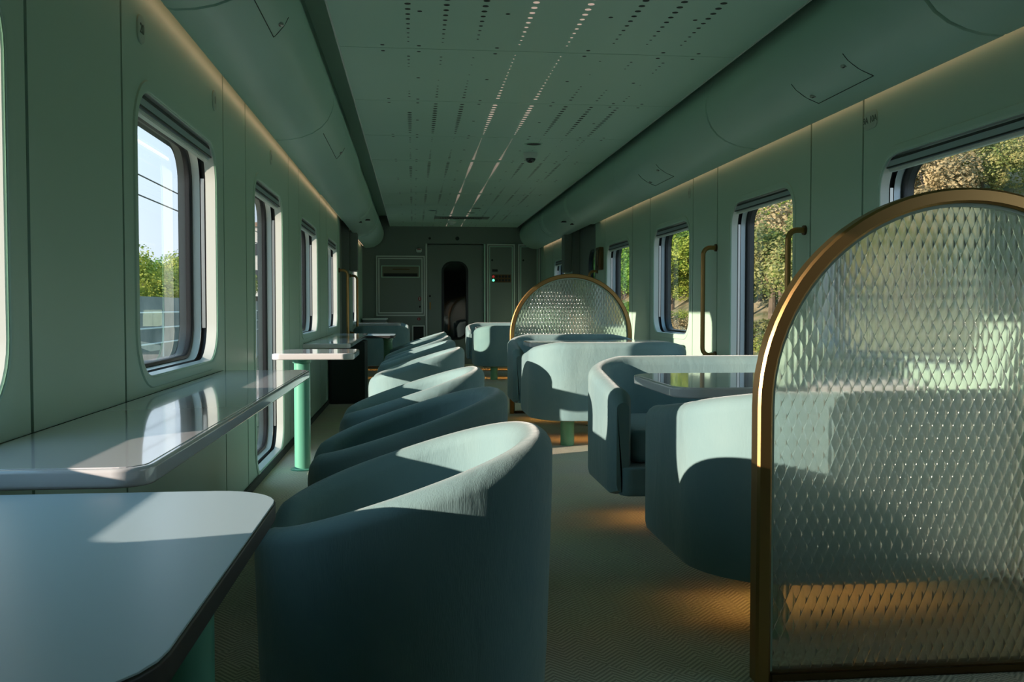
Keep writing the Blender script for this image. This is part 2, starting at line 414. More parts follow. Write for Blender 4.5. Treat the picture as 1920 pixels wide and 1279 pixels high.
# ceiling: dark void above, perforated panels, recess on both sides
up = bmesh.new(); bx(up, XL-.16, XR+.16, YN-.1, YF+.1, TOPZ, TOPZ+.05)
ceil = struct(obj('ceiling', up, paint_ceil))
cxs, cxe = -.37, 1.70
seams = [-2.49, -1.265, -.04, 1.185, 2.41, 3.66, 4.885, 6.11, 7.34, 8.56, 9.79, 11.01, 12.24, 13.46, 14.69]
bnds = [YN] + seams + [YF]
ROWS = [-.02, .15, .32, .535, .775, 1.0, 1.17, 1.345]
def disc(bm, x, y, z, r, n=14, ry=None):
    ry = ry or r
    bm.faces.new([bm.verts.new((x+r*math.cos(2*PI*k/n), y+ry*math.sin(2*PI*k/n), z)) for k in range(n)])
for i, (a, b) in enumerate(zip(bnds, bnds[1:])):
    pn = obj('ceiling_panel', box(cxs, cxe, a+.0025, b-.0025, CZ, CZ+.03, bev=.0015), paint_ceil, ceil)
    dk, lt = bmesh.new(), bmesh.new()
    if b > 2.4:
        rr = random.Random(i)
        n = int((b-a-.10)/.073)
        for j, X in enumerate(ROWS):
            lit = j in (3, 4)
            for k in range(n):
                y = a+.075+k*.073
                # hole size swells and fades along the carriage
                ph = .5+.5*math.cos(2*PI*(y-6.35-.10*abs(j-3.5))/2.35) if y > 5 else .5+.5*math.cos(2*PI*(y-3.9)/2.1)
                r = .0045+.0115*ph
                if not lit and (ph < .10 and rr.random() < .7): continue
                if not lit and b > 5 and abs(y-a) < .36 and i % 2 == 0 and j < 1: continue
                disc(lt if lit else dk, X, y, CZ-.0006, r)
        for X in (-.15, .033, .428, .898, 1.292, 1.48):
            for yy in (a+.055, b-.055): disc(dk, X, yy, CZ-.0006, .011)
        for X in (.033, .428, .898, 1.292): disc(dk, X, (a+b)/2, CZ-.0006, .011)
        obj('perforation', dk, groove, pn); obj('lit_perforation', lt, led_dot, pn)
for s, nm in ((-1, 'trim_1'), (1, 'trim_2')):   # ceiling edge profile
    xe = cxs if s < 0 else cxe
    struct(obj(nm, box(xe-.004, xe+.004, YN, YF, CZ-.004, CZ+.045, bev=.001), white))

# ducts with stepped sections and a light strip in the cove
PROF = [(.045, 1.93), (.047, 1.885), (.053, 1.872), (.075, 1.868), (.14, 1.873), (.20, 1.886), (.26, 1.910), (.31, 1.944), (.345, 1.985), (.367, 2.03), (.378, 2.075), (.381, 2.11), (.377, 2.15), (.362, 2.195), (.335, 2.25), (.31, 2.30), (.30, TOPZ)]
def duct_bm(s, a, b, k=0.0):
    bm = bmesh.new(); ls = []
    pr = [(d-k if d > .2 else d-k*.3, z+k*.8 if z < 2.3 else z) for d, z in PROF]
    for y, sh in ((a, .010), (a+.010, 0), (b-.010, 0), (b, .010)):
        ls.append([(wx(s, -(d-sh)), y, z+(sh if z < 2.3 else 0)) for d, z in pr])
    rg = loft(bm, ls, close=False)
    for r_ in (rg[0], rg[-1]):
        e1 = bm.verts.new((wx(s, 0), r_[-1].co.y, TOPZ)); e0 = bm.verts.new((wx(s, -.045), r_[0].co.y, 1.96))
        bm.faces.new(r_+[e1, e0])
    return bm
secs = [(-3.38, .8), (.803, 3.1), (3.103, 5.428), (5.434, 8.048), (8.055, 10.55), (10.60, 13.0), (13.03, 15.46)]
place_words = ['behind the camera position', 'beside the nearest window', 'above the second window', 'above the tall window', 'above the window beyond the tall one', 'over the vestibule door', 'at the far end wall']
for s in (-1, 1):
    sd = 'left' if s < 0 else 'right'
    for i, (a, b) in enumerate(secs):
        k = 0 if i < 4 else (.018 if i == 4 else .03)
        if s > 0 and i == 4: k = .004
        D = thing('overhead_duct', 'green rounded overhead duct section on the %s side, %s' % (sd, place_words[i]), 'duct', (0, 0, 0), 0, 'rounded duct sections along the %s wall' % sd)
        obj('duct_shell', duct_bm(s, a, b, k), paint_duct, D, True)
        if i in (2, 3):
            # access hatch: thin line outline on the belly plus small latches
            ya, yb = (2.7, 3.635) if s < 0 else (6.75, 7.28)
            if (s < 0) != (i == 2): ya, yb = ya+(2.9 if s < 0 else -3.0), yb+(2.9 if s < 0 else -3.0)
            da, db = (.305, .36) if s < 0 else (.37, .50)
            hb = bmesh.new()
            def on(d):   # point on the belly of the profile for inward distance d
                for (d0, z0), (d1, z1) in zip(PROF, PROF[1:]):
                    if d0 <= d <= d1 and z1 >= z0: return z0+(z1-z0)*(d-d0)/(d1-d0)
                return 2.05
            if s > 0: da, db = .20, .335
            for y_ in ((yb,) if s < 0 else (ya, yb)):
                tube(hb, [(wx(s, -d), y_, on(d)-.0012) for d in [da+(db-da)*q/6 for q in range(7)]], .0016, 6)
            tube(hb, [(wx(s, -da), ya, on(da)-.0012), (wx(s, -da), yb, on(da)-.0012)], .0016, 6)
            obj('hatch_outline', hb, groove, D)
            for yy, q in ((((yb-.05), da+.03),) if s < 0 else ((ya+.06, .30), (yb-.05, .25))):
                lb = bmesh.new(); cyl(lb, (wx(s, -q), yy, on(q)+.004), (wx(s, -q), yy, on(q)-.005), .014, n=18)
                la = obj('latch', lb, alu, D)
                obj('latch_slot', box(wx(s, -q)-.003, wx(s, -q)+.003, yy-.009, yy+.009, on(q)-.0065, on(q)-.0045), black, la)
        if i == 5:
            for y_, d_ in ((11.1, .20), (11.25, .29)):
                lb = bmesh.new(); zz = 1.915 if d_ < .25 else 1.955
                bx(lb, wx(s, -d_)-.03, wx(s, -d_)+.03, y_-.04, y_+.04, zz-.002, zz+.01, .002); obj('vent_slot', lb, black, D)
            for y_ in (10.66, 12.6):   # clamp bands
                pr = [(d+.003, z-.003) for d, z in [(d-.03 if d > .2 else d-.009, z+.024) for d, z in PROF] if .2 < d < .5 and z < 2.25]
                bm = bmesh.new(); loft(bm, [[(wx(s, -d), yy, z) for d, z in pr] for yy in (y_, y_+.20)], close=False); obj('clamp_band', bm, paint_ceil, D)
    for (a, b), wd in (((YN+.05, 10.45), 'long'), ((12.65, 15.1), 'short')):
        bm = bmesh.new(); xa, xb = sorted((wx(s, -.032), wx(s, -.040))); bx(bm, xa, xb, a, b, 1.905, 1.925)
        tag(obj('cove_light', bm, led_w), '%s warm light strip glowing between the %s wall and the duct' % (wd, sd), 'light strip')

# ---------------------------------------------------------------- ceiling fittings
def dome(x, y, big, label):
    t = thing('dome_camera', label, 'camera', (x, y, CZ))
    r = .062 if big else .045
    obj('mounting_base', lathe(bmesh.new(), [(r, 0), (r, -.012), (r*.97, -.035), (r*.86, -.048), (.001, -.049)]), white, t, True)
    obj('smoked_dome', lathe(bmesh.new(), [(r*.70, -.045)]+[(r*.70*math.cos(R(q)), -.048-r*.62*math.sin(R(q))) for q in range(0, 90, 12)]+[(.001, -.048-r*.62)]), blackglass, t, True)
    obj('lens', lathe(bmesh.new(), [(.001, -.05), (.015, -.05), (.015, -.075), (.001, -.08)]), alu, t, True)
dome(1.0, 8.05, True, 'white dome camera with black bubble under the green ceiling')
t = thing('smoke_detector', 'small white boxy detector on the ceiling near the end wall', 'detector', (.585, 14.45, CZ))
obj('housing', lathe(bmesh.new(), [(.07, 0), (.07, -.022), (.055, -.04), (.02, -.046), (.001, -.046)]), white, t, True)
obj('sensor_ring', lathe(bmesh.new(), [(.03, -.046), (.03, -.06), (.001, -.062)]), white, t, True)
for (x, y, lb) in ((.97, 7.6, 'nearest round ceiling disc, just before the dome camera'), (.84, 12.55, 'round ceiling disc right of the glowing dots, nearer of two'),
                   (.80, 13.15, 'round ceiling disc right of the glowing dots, farther of two'), (.27, 12.9, 'round ceiling disc left of the glowing dots near the grille')):
    t = thing('ceiling_speaker', lb, 'speaker', (x, y, CZ), 0, 'round speaker discs in the ceiling')
    obj('trim_ring', lathe(bmesh.new(), [(.075, 0), (.075, -.004), (.066, -.006), (.064, -.002), (.001, -.002)]), paint_ceil, t, True)
    b_ = bmesh.new(); disc(b_, 0, 0, -.0025, .058, 24); obj('speaker_mesh', b_, groove, t)
t = thing('ceiling_grille', 'dark slatted ventilation grille in the ceiling near the end wall', 'vent', (.71, 13.9, CZ))
b_ = bmesh.new(); bx(b_, -.40, .40, -.16, .16, -.008, 0, .002); obj('grille_frame', b_, paint_end, t)
obj('grille_opening', box(-.31, .31, -.12, .12, -.0095, -.008), black, t)
b_ = bmesh.new()
for k in range(26): bx(b_, -.30+k*.024, -.294+k*.024, -.12, .12, -.014, -.0092)
obj('slat', b_, alu, t)

# ---------------------------------------------------------------- tables
def corner_poly(x0, x1, y0, y1, rads, n=8):
    out = []
    for (cx_, cy_, a0, r) in ((x1, y1, 0, rads[0]), (x0, y1, 90, rads[1]), (x0, y0, 180, rads[2]), (x1, y0, 270, rads[3])):
        sx_ = -1 if cx_ == x1 else 1; sy_ = -1 if cy_ == y1 else 1
        r = max(r, .002)
        for k in range(n):
            a = R(a0+90*k/(n-1)); out.append((cx_+sx_*r+r*math.cos(a), cy_+sy_*r+r*math.sin(a)))
    return out
def gloss_table(name, label, cat, x0, x1, y0, y1, z, rads, posts, group=None, edge=None, topm=None, th=.034, postm=None, pr=.046):
    t = thing(name, label, cat, ((x0+x1)/2, (y0+y1)/2, 0), 0, group)
    ox, oy = -(x0+x1)/2, -(y0+y1)/2
    P = [(x+ox, y+oy) for x, y in corner_poly(x0, x1, y0, y1, rads)]
    obj('tabletop', slab(P, z-th, z, 0.007 if topm is None else .004), edge or gloss, t, True)
    P2 = [(x+ox, y+oy) for x, y in corner_poly(x0+.012, x1-.012, y0+.012, y1-.012, [max(.002, q-.012) for q in rads])]
    if topm is None:
        obj('table_surface', slab(P2, z-.002, z+.0012, .0008), gloss_top, t)
    else:
        P2 = [(x+ox, y+oy) for x, y in corner_poly(x0+.002, x1-.002, y0+.002, y1-.002, rads)]
        obj('table_surface', slab(P2, z-.001, z+.0015, .0008), topm, t)
    for (px, py) in posts:
        pp = obj('post', lathe(bmesh.new(), [(pr*1.5, 0), (pr*1.5, .006), (pr, .010), (pr, z-th-.028)], px+ox, py+oy), postm or post_green, t, True)
        obj('post_cap', lathe(bmesh.new(), [(pr, z-th-.028), (pr*1.16, z-th-.024), (pr*1.16, z-th-.004), (pr*1.1, z-th)], px+ox, py+oy), postm or post_green, pp, True)
    return t
t = gloss_table('wall_counter', 'long glossy white window counter running along the near left wall', 'table', XL, -.445, 1.63, 4.17, .66, (.06, .002, .002, .06), [])
for y in (-.9, .3, 1.05):
    obj('wall_bracket', box(-.18, -.03, y-.02, y+.02, .575, .624, bev=.004), alu, t)
gloss_table('side_table', 'small white glossy table on a green post between the window counters', 'table', -.785, -.330, 5.32, 5.90, .674, (.05, .05, .05, .05), [(-.636, 5.50)])
t = gloss_table('wall_counter', 'far glossy window counter with grey green edge behind the small white table', 'table', XL, -.47, 7.15, 9.95, .66, (.03, .002, .002, .03), [])
obj('wall_bracket', box(-.17, -.03, 1.0, 1.04, .575, .624, bev=.004), alu, t)
gloss_table('side_table', 'matt blue table with dark edge and green post in the near left corner', 'table', XL+.003, -.215, .735, 1.60, .625, (.11, .002, .002, .12), [(-.30, 1.22)], edge=edge_dk, topm=matt_top, th=.028)
gloss_table('side_table', 'matt blue table with green post beyond the far window counter', 'table', XL+.3, -.19, 9.70, 10.35, .645, (.06, .01, .01, .06), [(-.265, 9.98)], edge=edge_dk, topm=matt_top, th=.028, postm=post_leaf)
gloss_table('booth_table', 'white glossy table with rounded corners between the two near right sofas', 'table', .875, 1.98, 3.07, 3.80, .66, (.09, .12, .10, .09), [(1.42, 3.44)], th=.036)
gloss_table('booth_table', 'white glossy table between the two middle sofas before the far arch', 'table', .875, 1.98, 7.02, 7.62, .665, (.09, .12, .10, .09), [(1.42, 7.32)], th=.036)
gloss_table('booth_table', 'white glossy table beyond the dark sofa at the far left', 'table', -.80, -.17, 12.95, 13.6, .715, (.05, .02, .02, .05), [(-.45, 13.3)], th=.034)
gloss_table('booth_table', 'white glossy table between the two farthest right sofas', 'table', .875, 1.98, 12.95, 13.5, .66, (.09, .09, .09, .09), [(1.42, 13.22)], th=.036)
# dark cabinet under the far counter, ledge at the far left
t = thing('low_cabinet', 'dark low cabinet standing under the far end of the window counter', 'cabinet', (-.62, 9.5, 0))
obj('cabinet_body', box(-.19, .15, -.28, .3, 0, .60, bev=.006), pmat('dark_cabinet', (.03, .045, .045), .6), t)
obj('cabinet_door', box(-.17, .13, -.292, -.281, .05, .57, bev=.003), MATS['dark_cabinet'], t)
t = thing('low_cabinet', 'low ledge cabinet against the end wall behind the far left sofa', 'cabinet', (-.56, 15.1, 0))
obj('cabinet_body', box(-.22, .13, -.3, .36, 0, .74, bev=.005), paint_end, t)
obj('cabinet_top', box(-.23, .15, -.32, .37, .74, .765, bev=.005), white, t)

# ---------------------------------------------------------------- upholstered tub chairs (backs to the aisle)
def sgn(v): return (v > 0)-(v < 0)
RX, RY = .315, .335
def rimz(u):   # rim height by position front (-1) to back (+1)
    if u > -.90: return .497+(.672-.497)*((u+.90)/1.90)**.92
    q = (u+.90)/-.10
    return .497-.11*(1-math.sqrt(max(0, 1-min(q, 1)**2)))
def tub_shell(zb=.125, zseat=.34, t=.072, n=132):
    bm = bmesh.new(); loops = []
    for i in range(n):
        a = 2*PI*i/n; c_, s_ = math.cos(a), math.sin(a)
        # slightly squared-off plan
        k = (abs(c_)**2.35+abs(s_)**2.35)**(-1/2.35); px, py = c_*k, s_*k
        u = px; zr = rimz(max(-1, min(1, u)))
        sec = []
        def P(inset, z):
            f = 1-inset/RX
            # shell flares a touch towards the rim
            fl_ = 1-.045*(1-min(1, max(0, (z-zb)/.45)))
            sec.append((px*RX*f*fl_, py*RY*f*fl_, z))
        P(.05, zb); P(.012, zb+.003); P(.002, zb+.02)
        for q in range(1, 7): P(0, zb+.02+(zr-.036-zb-.02)*q/6)
        for q in range(1, 8):
            w_ = PI*q/8; P(t/2-t/2*math.cos(w_), zr-.036+.036*math.sin(w_))
        for q in range(0, 4): P(t, zr-.036+(zseat-zr+.036)*q/3)
        loops.append(sec)
    rings = [[bm.verts.new(p) for p in lp] for lp in loops]
    m_ = len(rings[0])
    for i in range(n):
        a, b = rings[i], rings[(i+1) % n]
        for j in range(m_-1): bm.faces.new((a[j], b[j], b[j+1], a[j+1]))
    bm.faces.new([r_[0] for r_ in rings]); bm.faces.new([r_[-1] for r_ in rings])
    return bm
def make_chair():
    t = thing('tub_chair', '', 'chair')
    obj('tub_shell', tub_shell(), velvet, t, True)
    prof = [(.001, .33), (.20, .33), (.236, .345), (.246, .375), (.240, .405), (.215, .425), (.12, .435), (.001, .437)]
    bm = lathe(bmesh.new(), prof, n=40)
    obj('seat_cushion', bm, velvet_seat, t, True)
    p = obj('pedestal', lathe(bmesh.new(), [(.20, 0), (.20, .012), (.19, .018), (.06, .024), (.06, .115), (.11, .126), (.001, .127)]), edge_dk, t, True)
    return t
chairs = [(-.020, 2.04, 0, 0, 'nearest teal velvet tub chair with sunlit inner back, beside the blue table'),
          (-.020, 3.00, 2, 0, 'second teal velvet tub chair from the camera, all in shade'),
          (-.010, 4.10, 1, 0, 'third teal velvet tub chair from the camera, at the far end of the long counter'),
          (.018, 6.18, -2, 0, 'fourth teal velvet tub chair from the camera, beyond the small white table'),
          (.02, 7.55, 0, 0, 'fifth teal velvet tub chair from the camera, its rim in shade'),
          (.033, 8.75, 3, 0, 'sixth teal velvet tub chair from the camera, with sunlit back'),
          (.04, 10.1, -2, 0, 'farthest teal velvet tub chair of the left row, at the end of the far counter')]
ch0 = make_chair()
for i, (x, y, rz, dz, lb) in enumerate(chairs):
    c = ch0 if i == 0 else copy_tree(ch0)
    c.location = (x, y, 0); c.rotation_euler = (0, 0, R(rz)); c['label'] = lb; c['group'] = 'tub chairs facing the left windows'

# ---------------------------------------------------------------- curved sofas
def sofa_path(hw, dep, rc, n=14):
    """plan path of the outer face from left arm front round the back to right arm front; local: back at y=0, opens to +y"""
    pts = []
    for k in range(8): pts.append(((-hw, dep-(dep-rc)*k/8), (-1, 0)))
    for k in range(n+1):
        a = PI+PI/2*k/n; pts.append(((-hw+rc+rc*math.cos(a), rc+rc*math.sin(a)), (math.cos(a), math.sin(a))))
    for k in range(1, 12): pts.append(((-hw+rc+(2*hw-2*rc)*k/12, -.0), (0, -1)))
    for k in range(n+1):
        a = -PI/2+PI/2*k/n; pts.append(((hw-rc+rc*math.cos(a), rc+rc*math.sin(a)), (math.cos(a), math.sin(a))))
    for k in range(1, 9): pts.append(((hw, rc+(dep-rc)*k/8), (1, 0)))
    return pts
def sofa_shell(hw=.555, dep=.75, rc=.26, t=.092, zb=.172, ztop=.70, zarm=.60):
    bm = bmesh.new(); pts = sofa_path(hw, dep, rc); N = len(pts)
    # bow the back outwards a little
    rings = []
    for i, ((x, y), (nx, ny)) in enumerate(pts):
        bow = .045*(1-(x/hw)**2); y2 = y-bow*max(0, 1-y/rc) if y < rc else y
        # rim falls from the back to the arm ends
        q = max(0, min(1, (y-.02)/(dep-.1))); zr = ztop-(ztop-zarm)*(q**.8)
        e_ = (dep-y)/.075
        end = 1.0 if e_ >= 1 else math.sqrt(max(0, 1-(1-max(0, e_))**2))
        zr -= .05*(1-end); th = t*(.55+.45*end); off = (t-th)/2
        lo = .02*(1-end); sec = []
        def P(ins, z): sec.append((x-nx*ins, y2-ny*ins, z))
        P(off+.03, zb+lo); P(off+.006, zb+.006+lo); P(off, zb+.03+lo)
        hr = min(.05, th/2)
        for k in range(1, 6): P(off, zb+.03+lo+(zr-hr-zb-.03-lo)*k/5)
        for k in range(1, 8):
            w_ = PI*k/8; P(off+th/2-th/2*math.cos(w_), zr-hr+hr*math.sin(w_))
        for k in range(0, 4): P(off+th, zr-hr+(zb+.05-zr+hr)*k/3)
        P(off+th-.03, zb+lo)
        rings.append([bm.verts.new(p) for p in sec])
    m_ = len(rings[0])
    for a, b in zip(rings, rings[1:]):
        for j in range(m_): bm.faces.new((a[j], b[j], b[(j+1) % m_], a[(j+1) % m_]))
    bm.faces.new(rings[0]); bm.faces.new(rings[-1])
    return bm
def inner_plan(hw, dep, rc, t, y0, y1):
    a = hw-t
    pts = []
    r = max(.03, rc-t)
    for k in range(9):
        w_ = PI+PI/2*k/8; pts.append((-a+r+r*math.cos(w_), y0+r+r*math.sin(w_)))
    for k in range(9):
        w_ = -PI/2+PI/2*k/8; pts.append((a-r+r*math.cos(w_), y0+r+r*math.sin(w_)))
    for k in range(5):
        w_ = PI/2*k/4; pts.append((a-.05+.05*math.cos(w_), y1-.05+.05*math.sin(w_)))
    for k in range(5):
        w_ = PI/2+PI/2*k/4; pts.append((-a+.05+.05*math.cos(w_), y1-.05+.05*math.sin(w_)))
    return pts
def make_sofa(hw=.555, dep=.75):
    t = thing('curved_sofa', '', 'sofa')
    obj('upholstered_shell', sofa_shell(hw, dep), velvet, t, True)
    obj('seat_cushion', slab(inner_plan(hw, dep, .26, .093, .04, dep-.05), .295, .43, .035), velvet_seat, t, True)
    obj('seat_base', slab(inner_plan(hw, dep, .26, .035, .20, dep+.022), .176, .290, .008), velvet_seat, t, True)
    # back seam lines
    sm = bmesh.new()
    tube(sm, [(-.36, -.0-.045*(1-(.36/hw)**2)+.11+.012, .44), (-.36, .09, .60), (-.355, .075, .66)], .004, 8)
    obj('back_seam', sm, welt, t)
    for x in (-.305,):
        pp = obj('post', lathe(bmesh.new(), [(.047, 0), (.047, .165)], x, .10), post_leaf, t, True)
        obj('post_collar', lathe(bmesh.new(), [(.052, .165), (.056, .17), (.056, .185), (.05, .19)], x, .10), brass, pp, True)
    obj('light_strip', box(-.42, .42, .36, .375, .160, .170), led_under, t)
    cb = bmesh.new(); bx(cb, -.43, .43, .340, .344, .148, .176); bx(cb, -.43, .43, .391, .395, .148, .176)
    obj('strip_cover', cb, brassdk, t)
    return t
s0 = make_sofa()
sofas = [(1.34, 2.45, 0, 0, 'teal velvet curved sofa directly behind the nearest textured glass arch, back towards the camera'),
         (1.34, 4.44, 180, 0, 'teal velvet curved sofa showing its seat, facing the camera across the near booth table'),
         (1.34, 6.20, 0, 0, 'pale sunlit curved sofa on a green post, a table shadow on its back'),
         (1.34, 8.13, 180, 0, 'curved sofa facing the camera in front of the middle glass arch'),
         (1.34, 12.05, 0, 0, 'far curved sofa half in sunlight on a green post, left of the middle glass arch'),
         (1.34, 14.55, 180, 0, 'farthest right curved sofa whose rim shows behind the half lit one')]
for i, (x, y, rz, dz, lb) in enumerate(sofas):
    c = s0 if i == 0 else copy_tree(s0)
    c.location = (x, y, dz); c.rotation_euler = (0, 0, R(rz)); c['label'] = lb; c['group'] = 'curved sofas along the right side'
for i, (x, y, rz, lb) in enumerate([(-.42, 12.3, 0, 'dark curved sofa with one sunlit shoulder at the far left'), (-.42, 14.55, 180, 'curved sofa by the end wall at the far left, behind the white table')]):
    c = copy_tree(s0); c.location = (x, y, 0); c.scale = (.66, .8, 1); c.rotation_euler = (0, 0, R(rz)); c['label'] = lb; c['group'] = 'curved sofas at the far left'

# ---------------------------------------------------------------- brass arches with textured glass
def make_arch(y, label):
    t = thing('arched_partition', label, 'partition', (1.385, y, 0), 0, 'arched glass partitions')
    Ro, w_, dp, hs = .545, .038, .052, .685
    def outline(r):
        pts = [(-r, .0), (-r, hs*.5), (-r, hs)]
        n = 40
        for k in range(1, n): a = PI-PI*k/n; pts.append((r*math.cos(a), hs+r*math.sin(a)))
        return pts+[(r, hs), (r, hs*.5), (r, 0)]
    bm = bmesh.new(); loops = []
    e_ = .006
    for (r, yy) in ((Ro, -dp/2+e_), (Ro-e_, -dp/2), (Ro-w_+e_, -dp/2), (Ro-w_, -dp/2+e_), (Ro-w_, dp/2-e_), (Ro-w_+e_, dp/2), (Ro-e_, dp/2), (Ro, dp/2-e_)):
        loops.append([(x, yy, z) for x, z in outline(r)])
    rings = [[bm.verts.new(p) for p in lp] for lp in loops]; n = len(rings[0]); m_ = len(rings)
    for j in range(m_):
        a, b = rings[j], rings[(j+1) % m_]
        for i in range(n-1): bm.faces.new((a[i], a[i+1], b[i+1], b[i]))
    bm.faces.new([r_[0] for r_ in rings]); bm.faces.new([r_[-1] for r_ in rings])
    obj('arch_frame', bm, brass, t, True)
    bm = bmesh.new(); ri = Ro-w_
    loops = [[(x, yy, z) for x, z in outline(r)] for r, yy in ((ri, -.012), (ri-.008, -.012), (ri-.008, .012), (ri, .012))]
    loft(bm, loops, close=False); obj('glazing_bead', bm, plaque_m, t, True)
    bm = bmesh.new(); g = [(x, z) for x, z in outline(ri-.005)]; g[0] = (g[0][0], .02); g[-1] = (g[-1][0], .02)
    A = [bm.verts.new((x, -.004, z)) for x, z in g]; B_ = [bm.verts.new((x, .004, z)) for x, z in g]
    bm.faces.new(A); bm.faces.new(B_[::-1])
    for i in range(len(A)): bm.faces.new((A[i], A[(i+1) % len(A)], B_[(i+1) % len(A)], B_[i]))
    obj('glass_panel', bm, texg, t)
    obj('bottom_rail', box(-ri, ri, -.024, .024, 0, .024, bev=.004), brassdk, t)
    return t
make_arch(2.255, 'nearest brass arched partition with textured glass at the right edge of the picture')
make_arch(8.24, 'distant brass arched partition with textured glass behind the middle sofas')

# ---------------------------------------------------------------- handrails
def handrail(s, y, yw, z0, z1, label):
    t = thing('handrail', label, 'handrail', (wx(s, 0), y, 0), 0, 'brass handrails on the walls')
    off = -.095 if s > 0 else .095
    r = .05; pts = [(0, 0, z1), (off*.5, 0, z1)]
    for k in range(7): a = PI/2*k/6; pts.append((off+(-sgn(off))*(r-r*math.sin(a)), 0, z1-r+r*math.cos(a)))
    pts += [(off, 0, z1-.3), (off, 0, z0+.3)]
    for k in range(7): a = PI/2*k/6; pts.append((off+(-sgn(off))*(r-r*math.cos(a)), 0, z0+r-r*math.sin(a)))
    pts += [(off*.5, 0, z0), (0, 0, z0)]
    obj('bar', tube(bmesh.new(), pts, .0155, 16), brass, t, True)
    for z in (z0, z1):
        bm = bmesh.new(); cyl(bm, (0, 0, z), (sgn(off)*.012, 0, z), .026, n=20); obj('wall_flange', bm, brassdk, t, True)
handrail(1, 4.885, 0, .60, 1.345, 'brass handrail on the right wall above the near arch, before the tall window')
handrail(1, 6.375, 0, .60, 1.345, 'brass handrail on the right wall beyond the tall window')
handrail(-1, 10.62, 0, .60, 1.345, 'nearer brass handrail at the far left entrance')
handrail(-1, 12.42, 0, .60, 1.345, 'farther brass handrail at the far left entrance')
handrail(1, 10.62, 0, .60, 1.345, 'dark brass handrail whose top shows above the middle glass arch')
t = thing('glazed_case', 'brown glazed case on the right wall above the middle arch', 'case', (XR, 10.38, 1.35))
obj('case_body', box(-.05, -.001, -.10, .10, 0, .25, bev=.004), brassdk, t)
obj('case_window', box(-.053, -.05, -.07, .07, .03, .22, bev=.001), pmat('amber_acrylic', (.16, .09, .04), .2), t)

# ---------------------------------------------------------------- wall plaques with seat numbers
def plaque(s, y, z, txt, wd, label):
    t = thing('seat_plaque', label, 'sign', (wx(s, 0), y, z), 0, 'small raised plaques on the walls')
    bm = bmesh.new(); h = .042
    loops = [[(wx(s, -d)-wx(s, 0), yy, zz) for yy, zz in rrect(-wd/2+i, wd/2-i, -h+i, h-i, .03)] for i, d in ((0, 0), (0, .004), (.002, .006))]
    rg = loft(bm, loops); bm.faces.new(rg[-1]); obj('plate', bm, plaque_m, t, True)
    c = bpy.data.curves.new('lettering', 'FONT'); c.body = txt; c.size = .042; c.align_x = 'CENTER'; c.align_y = 'CENTER'; c.extrude = .0004; c.offset = .0006
    tmp = bpy.data.objects.new('lettering_curve', c); C.objects.link(tmp)
    me = bpy.data.meshes.new_from_object(tmp.evaluated_get(bpy.context.evaluated_depsgraph_get())); bpy.data.objects.remove(tmp)
    me.materials.clear(); o = link('lettering', me, ink, t)
    o.rotation_euler = (R(90), 0, R(90) if s < 0 else R(-90)); o.location = ((.0066 if s < 0 else -.0066), 0, 0)
plaque(-1, 2.99, 1.772, '20', .075, 'raised plaque reading 20 above the large near left window')
plaque(-1, 4.05, 1.788, '1', .062, 'small plaque by the panel joint above the near left window')
plaque(-1, 5.62, 1.80, '1', .062, 'small plaque above the tall left window')
plaque(1, 4.165, 1.79, '9A 10A', .125, 'raised plaque reading 9A 10A near the joint on the right wall')
plaque(1, 7.02, 1.80, '1', .062, 'small plaque on the right wall above the window beyond the tall one')

# ---------------------------------------------------------------- end walls
bm = bmesh.new(); bx(bm, XL-.15, XR+.15, YF+.06, YF+.16, 0, TOPZ); ew = struct(obj('wall_far', bm, paint_end))
bm = bmesh.new()
bx(bm, XL, .215, YF, YF+.06, 0, TOPZ); bx(bm, 1.165, XR, YF, YF+.06, 0, TOPZ); bx(bm, .215, 1.165, YF, YF+.06, 1.975, TOPZ)
obj('wall_lining', bm, paint_end, ew)
bm = bmesh.new(); bx(bm, XL-.15, XR+.15, YN-.16, YN-.06, 0, TOPZ); struct(obj('wall_near', bm, pmat('dark_rear_wall', (.06, .08, .08), .6)))
D = empty_struct('door_3')
bm = bmesh.new()
hole = rrect(.46, .90, .40, 1.69, .17)
outer = [(.235, 0), (1.145, 0), (1.145, 1.955), (.235, 1.955)]
vs = [bm.verts.new((x, YF+.02, z)) for x, z in outer]; es = [bm.edges.new((vs[i], vs[(i+1) % 4])) for i in range(4)]
hv = [bm.verts.new((x, YF+.02, z)) for x, z in hole]; es += [bm.edges.new((hv[i], hv[(i+1) % len(hv)])) for i in range(len(hv))]
bmesh.ops.triangle_fill(bm, use_beauty=True, edges=es); obj('door_leaf', bm, paint_end, D)
bm = bmesh.new(); lp = lambda i, y: [(x, y, z) for x, z in rrect(.46+i, .90-i, .40+i, 1.69-i, .17-i)]
loft(bm, [lp(0, YF+.018), lp(.035, YF+.012), lp(.045, YF+.03)]); obj('window_gasket', bm, rubber, D, True)
bm = bmesh.new(); bm.faces.new([bm.verts.new(p) for p in lp(.04, YF+.028)]); obj('door_glass', bm, blackglass, D)
obj('door_handle', box(.262, .285, YF-.01, YF+.02, .90, 1.02, bev=.004), brass, D)
bm = bmesh.new(); cyl(bm, (.27, YF+.02, 1.12), (.27, YF+.008, 1.12), .018, n=18); obj('door_lock', bm, black, D)
for nm, a in (('trim_3', (.200, .228, YF-.012, YF+.02, 0, 1.975)), ('trim_4', (1.152, 1.18, YF-.012, YF+.02, 0, 1.975))):
    struct(obj(nm, box(*a, bev=.003), white if nm == 'trim_3' else paint_ceil))
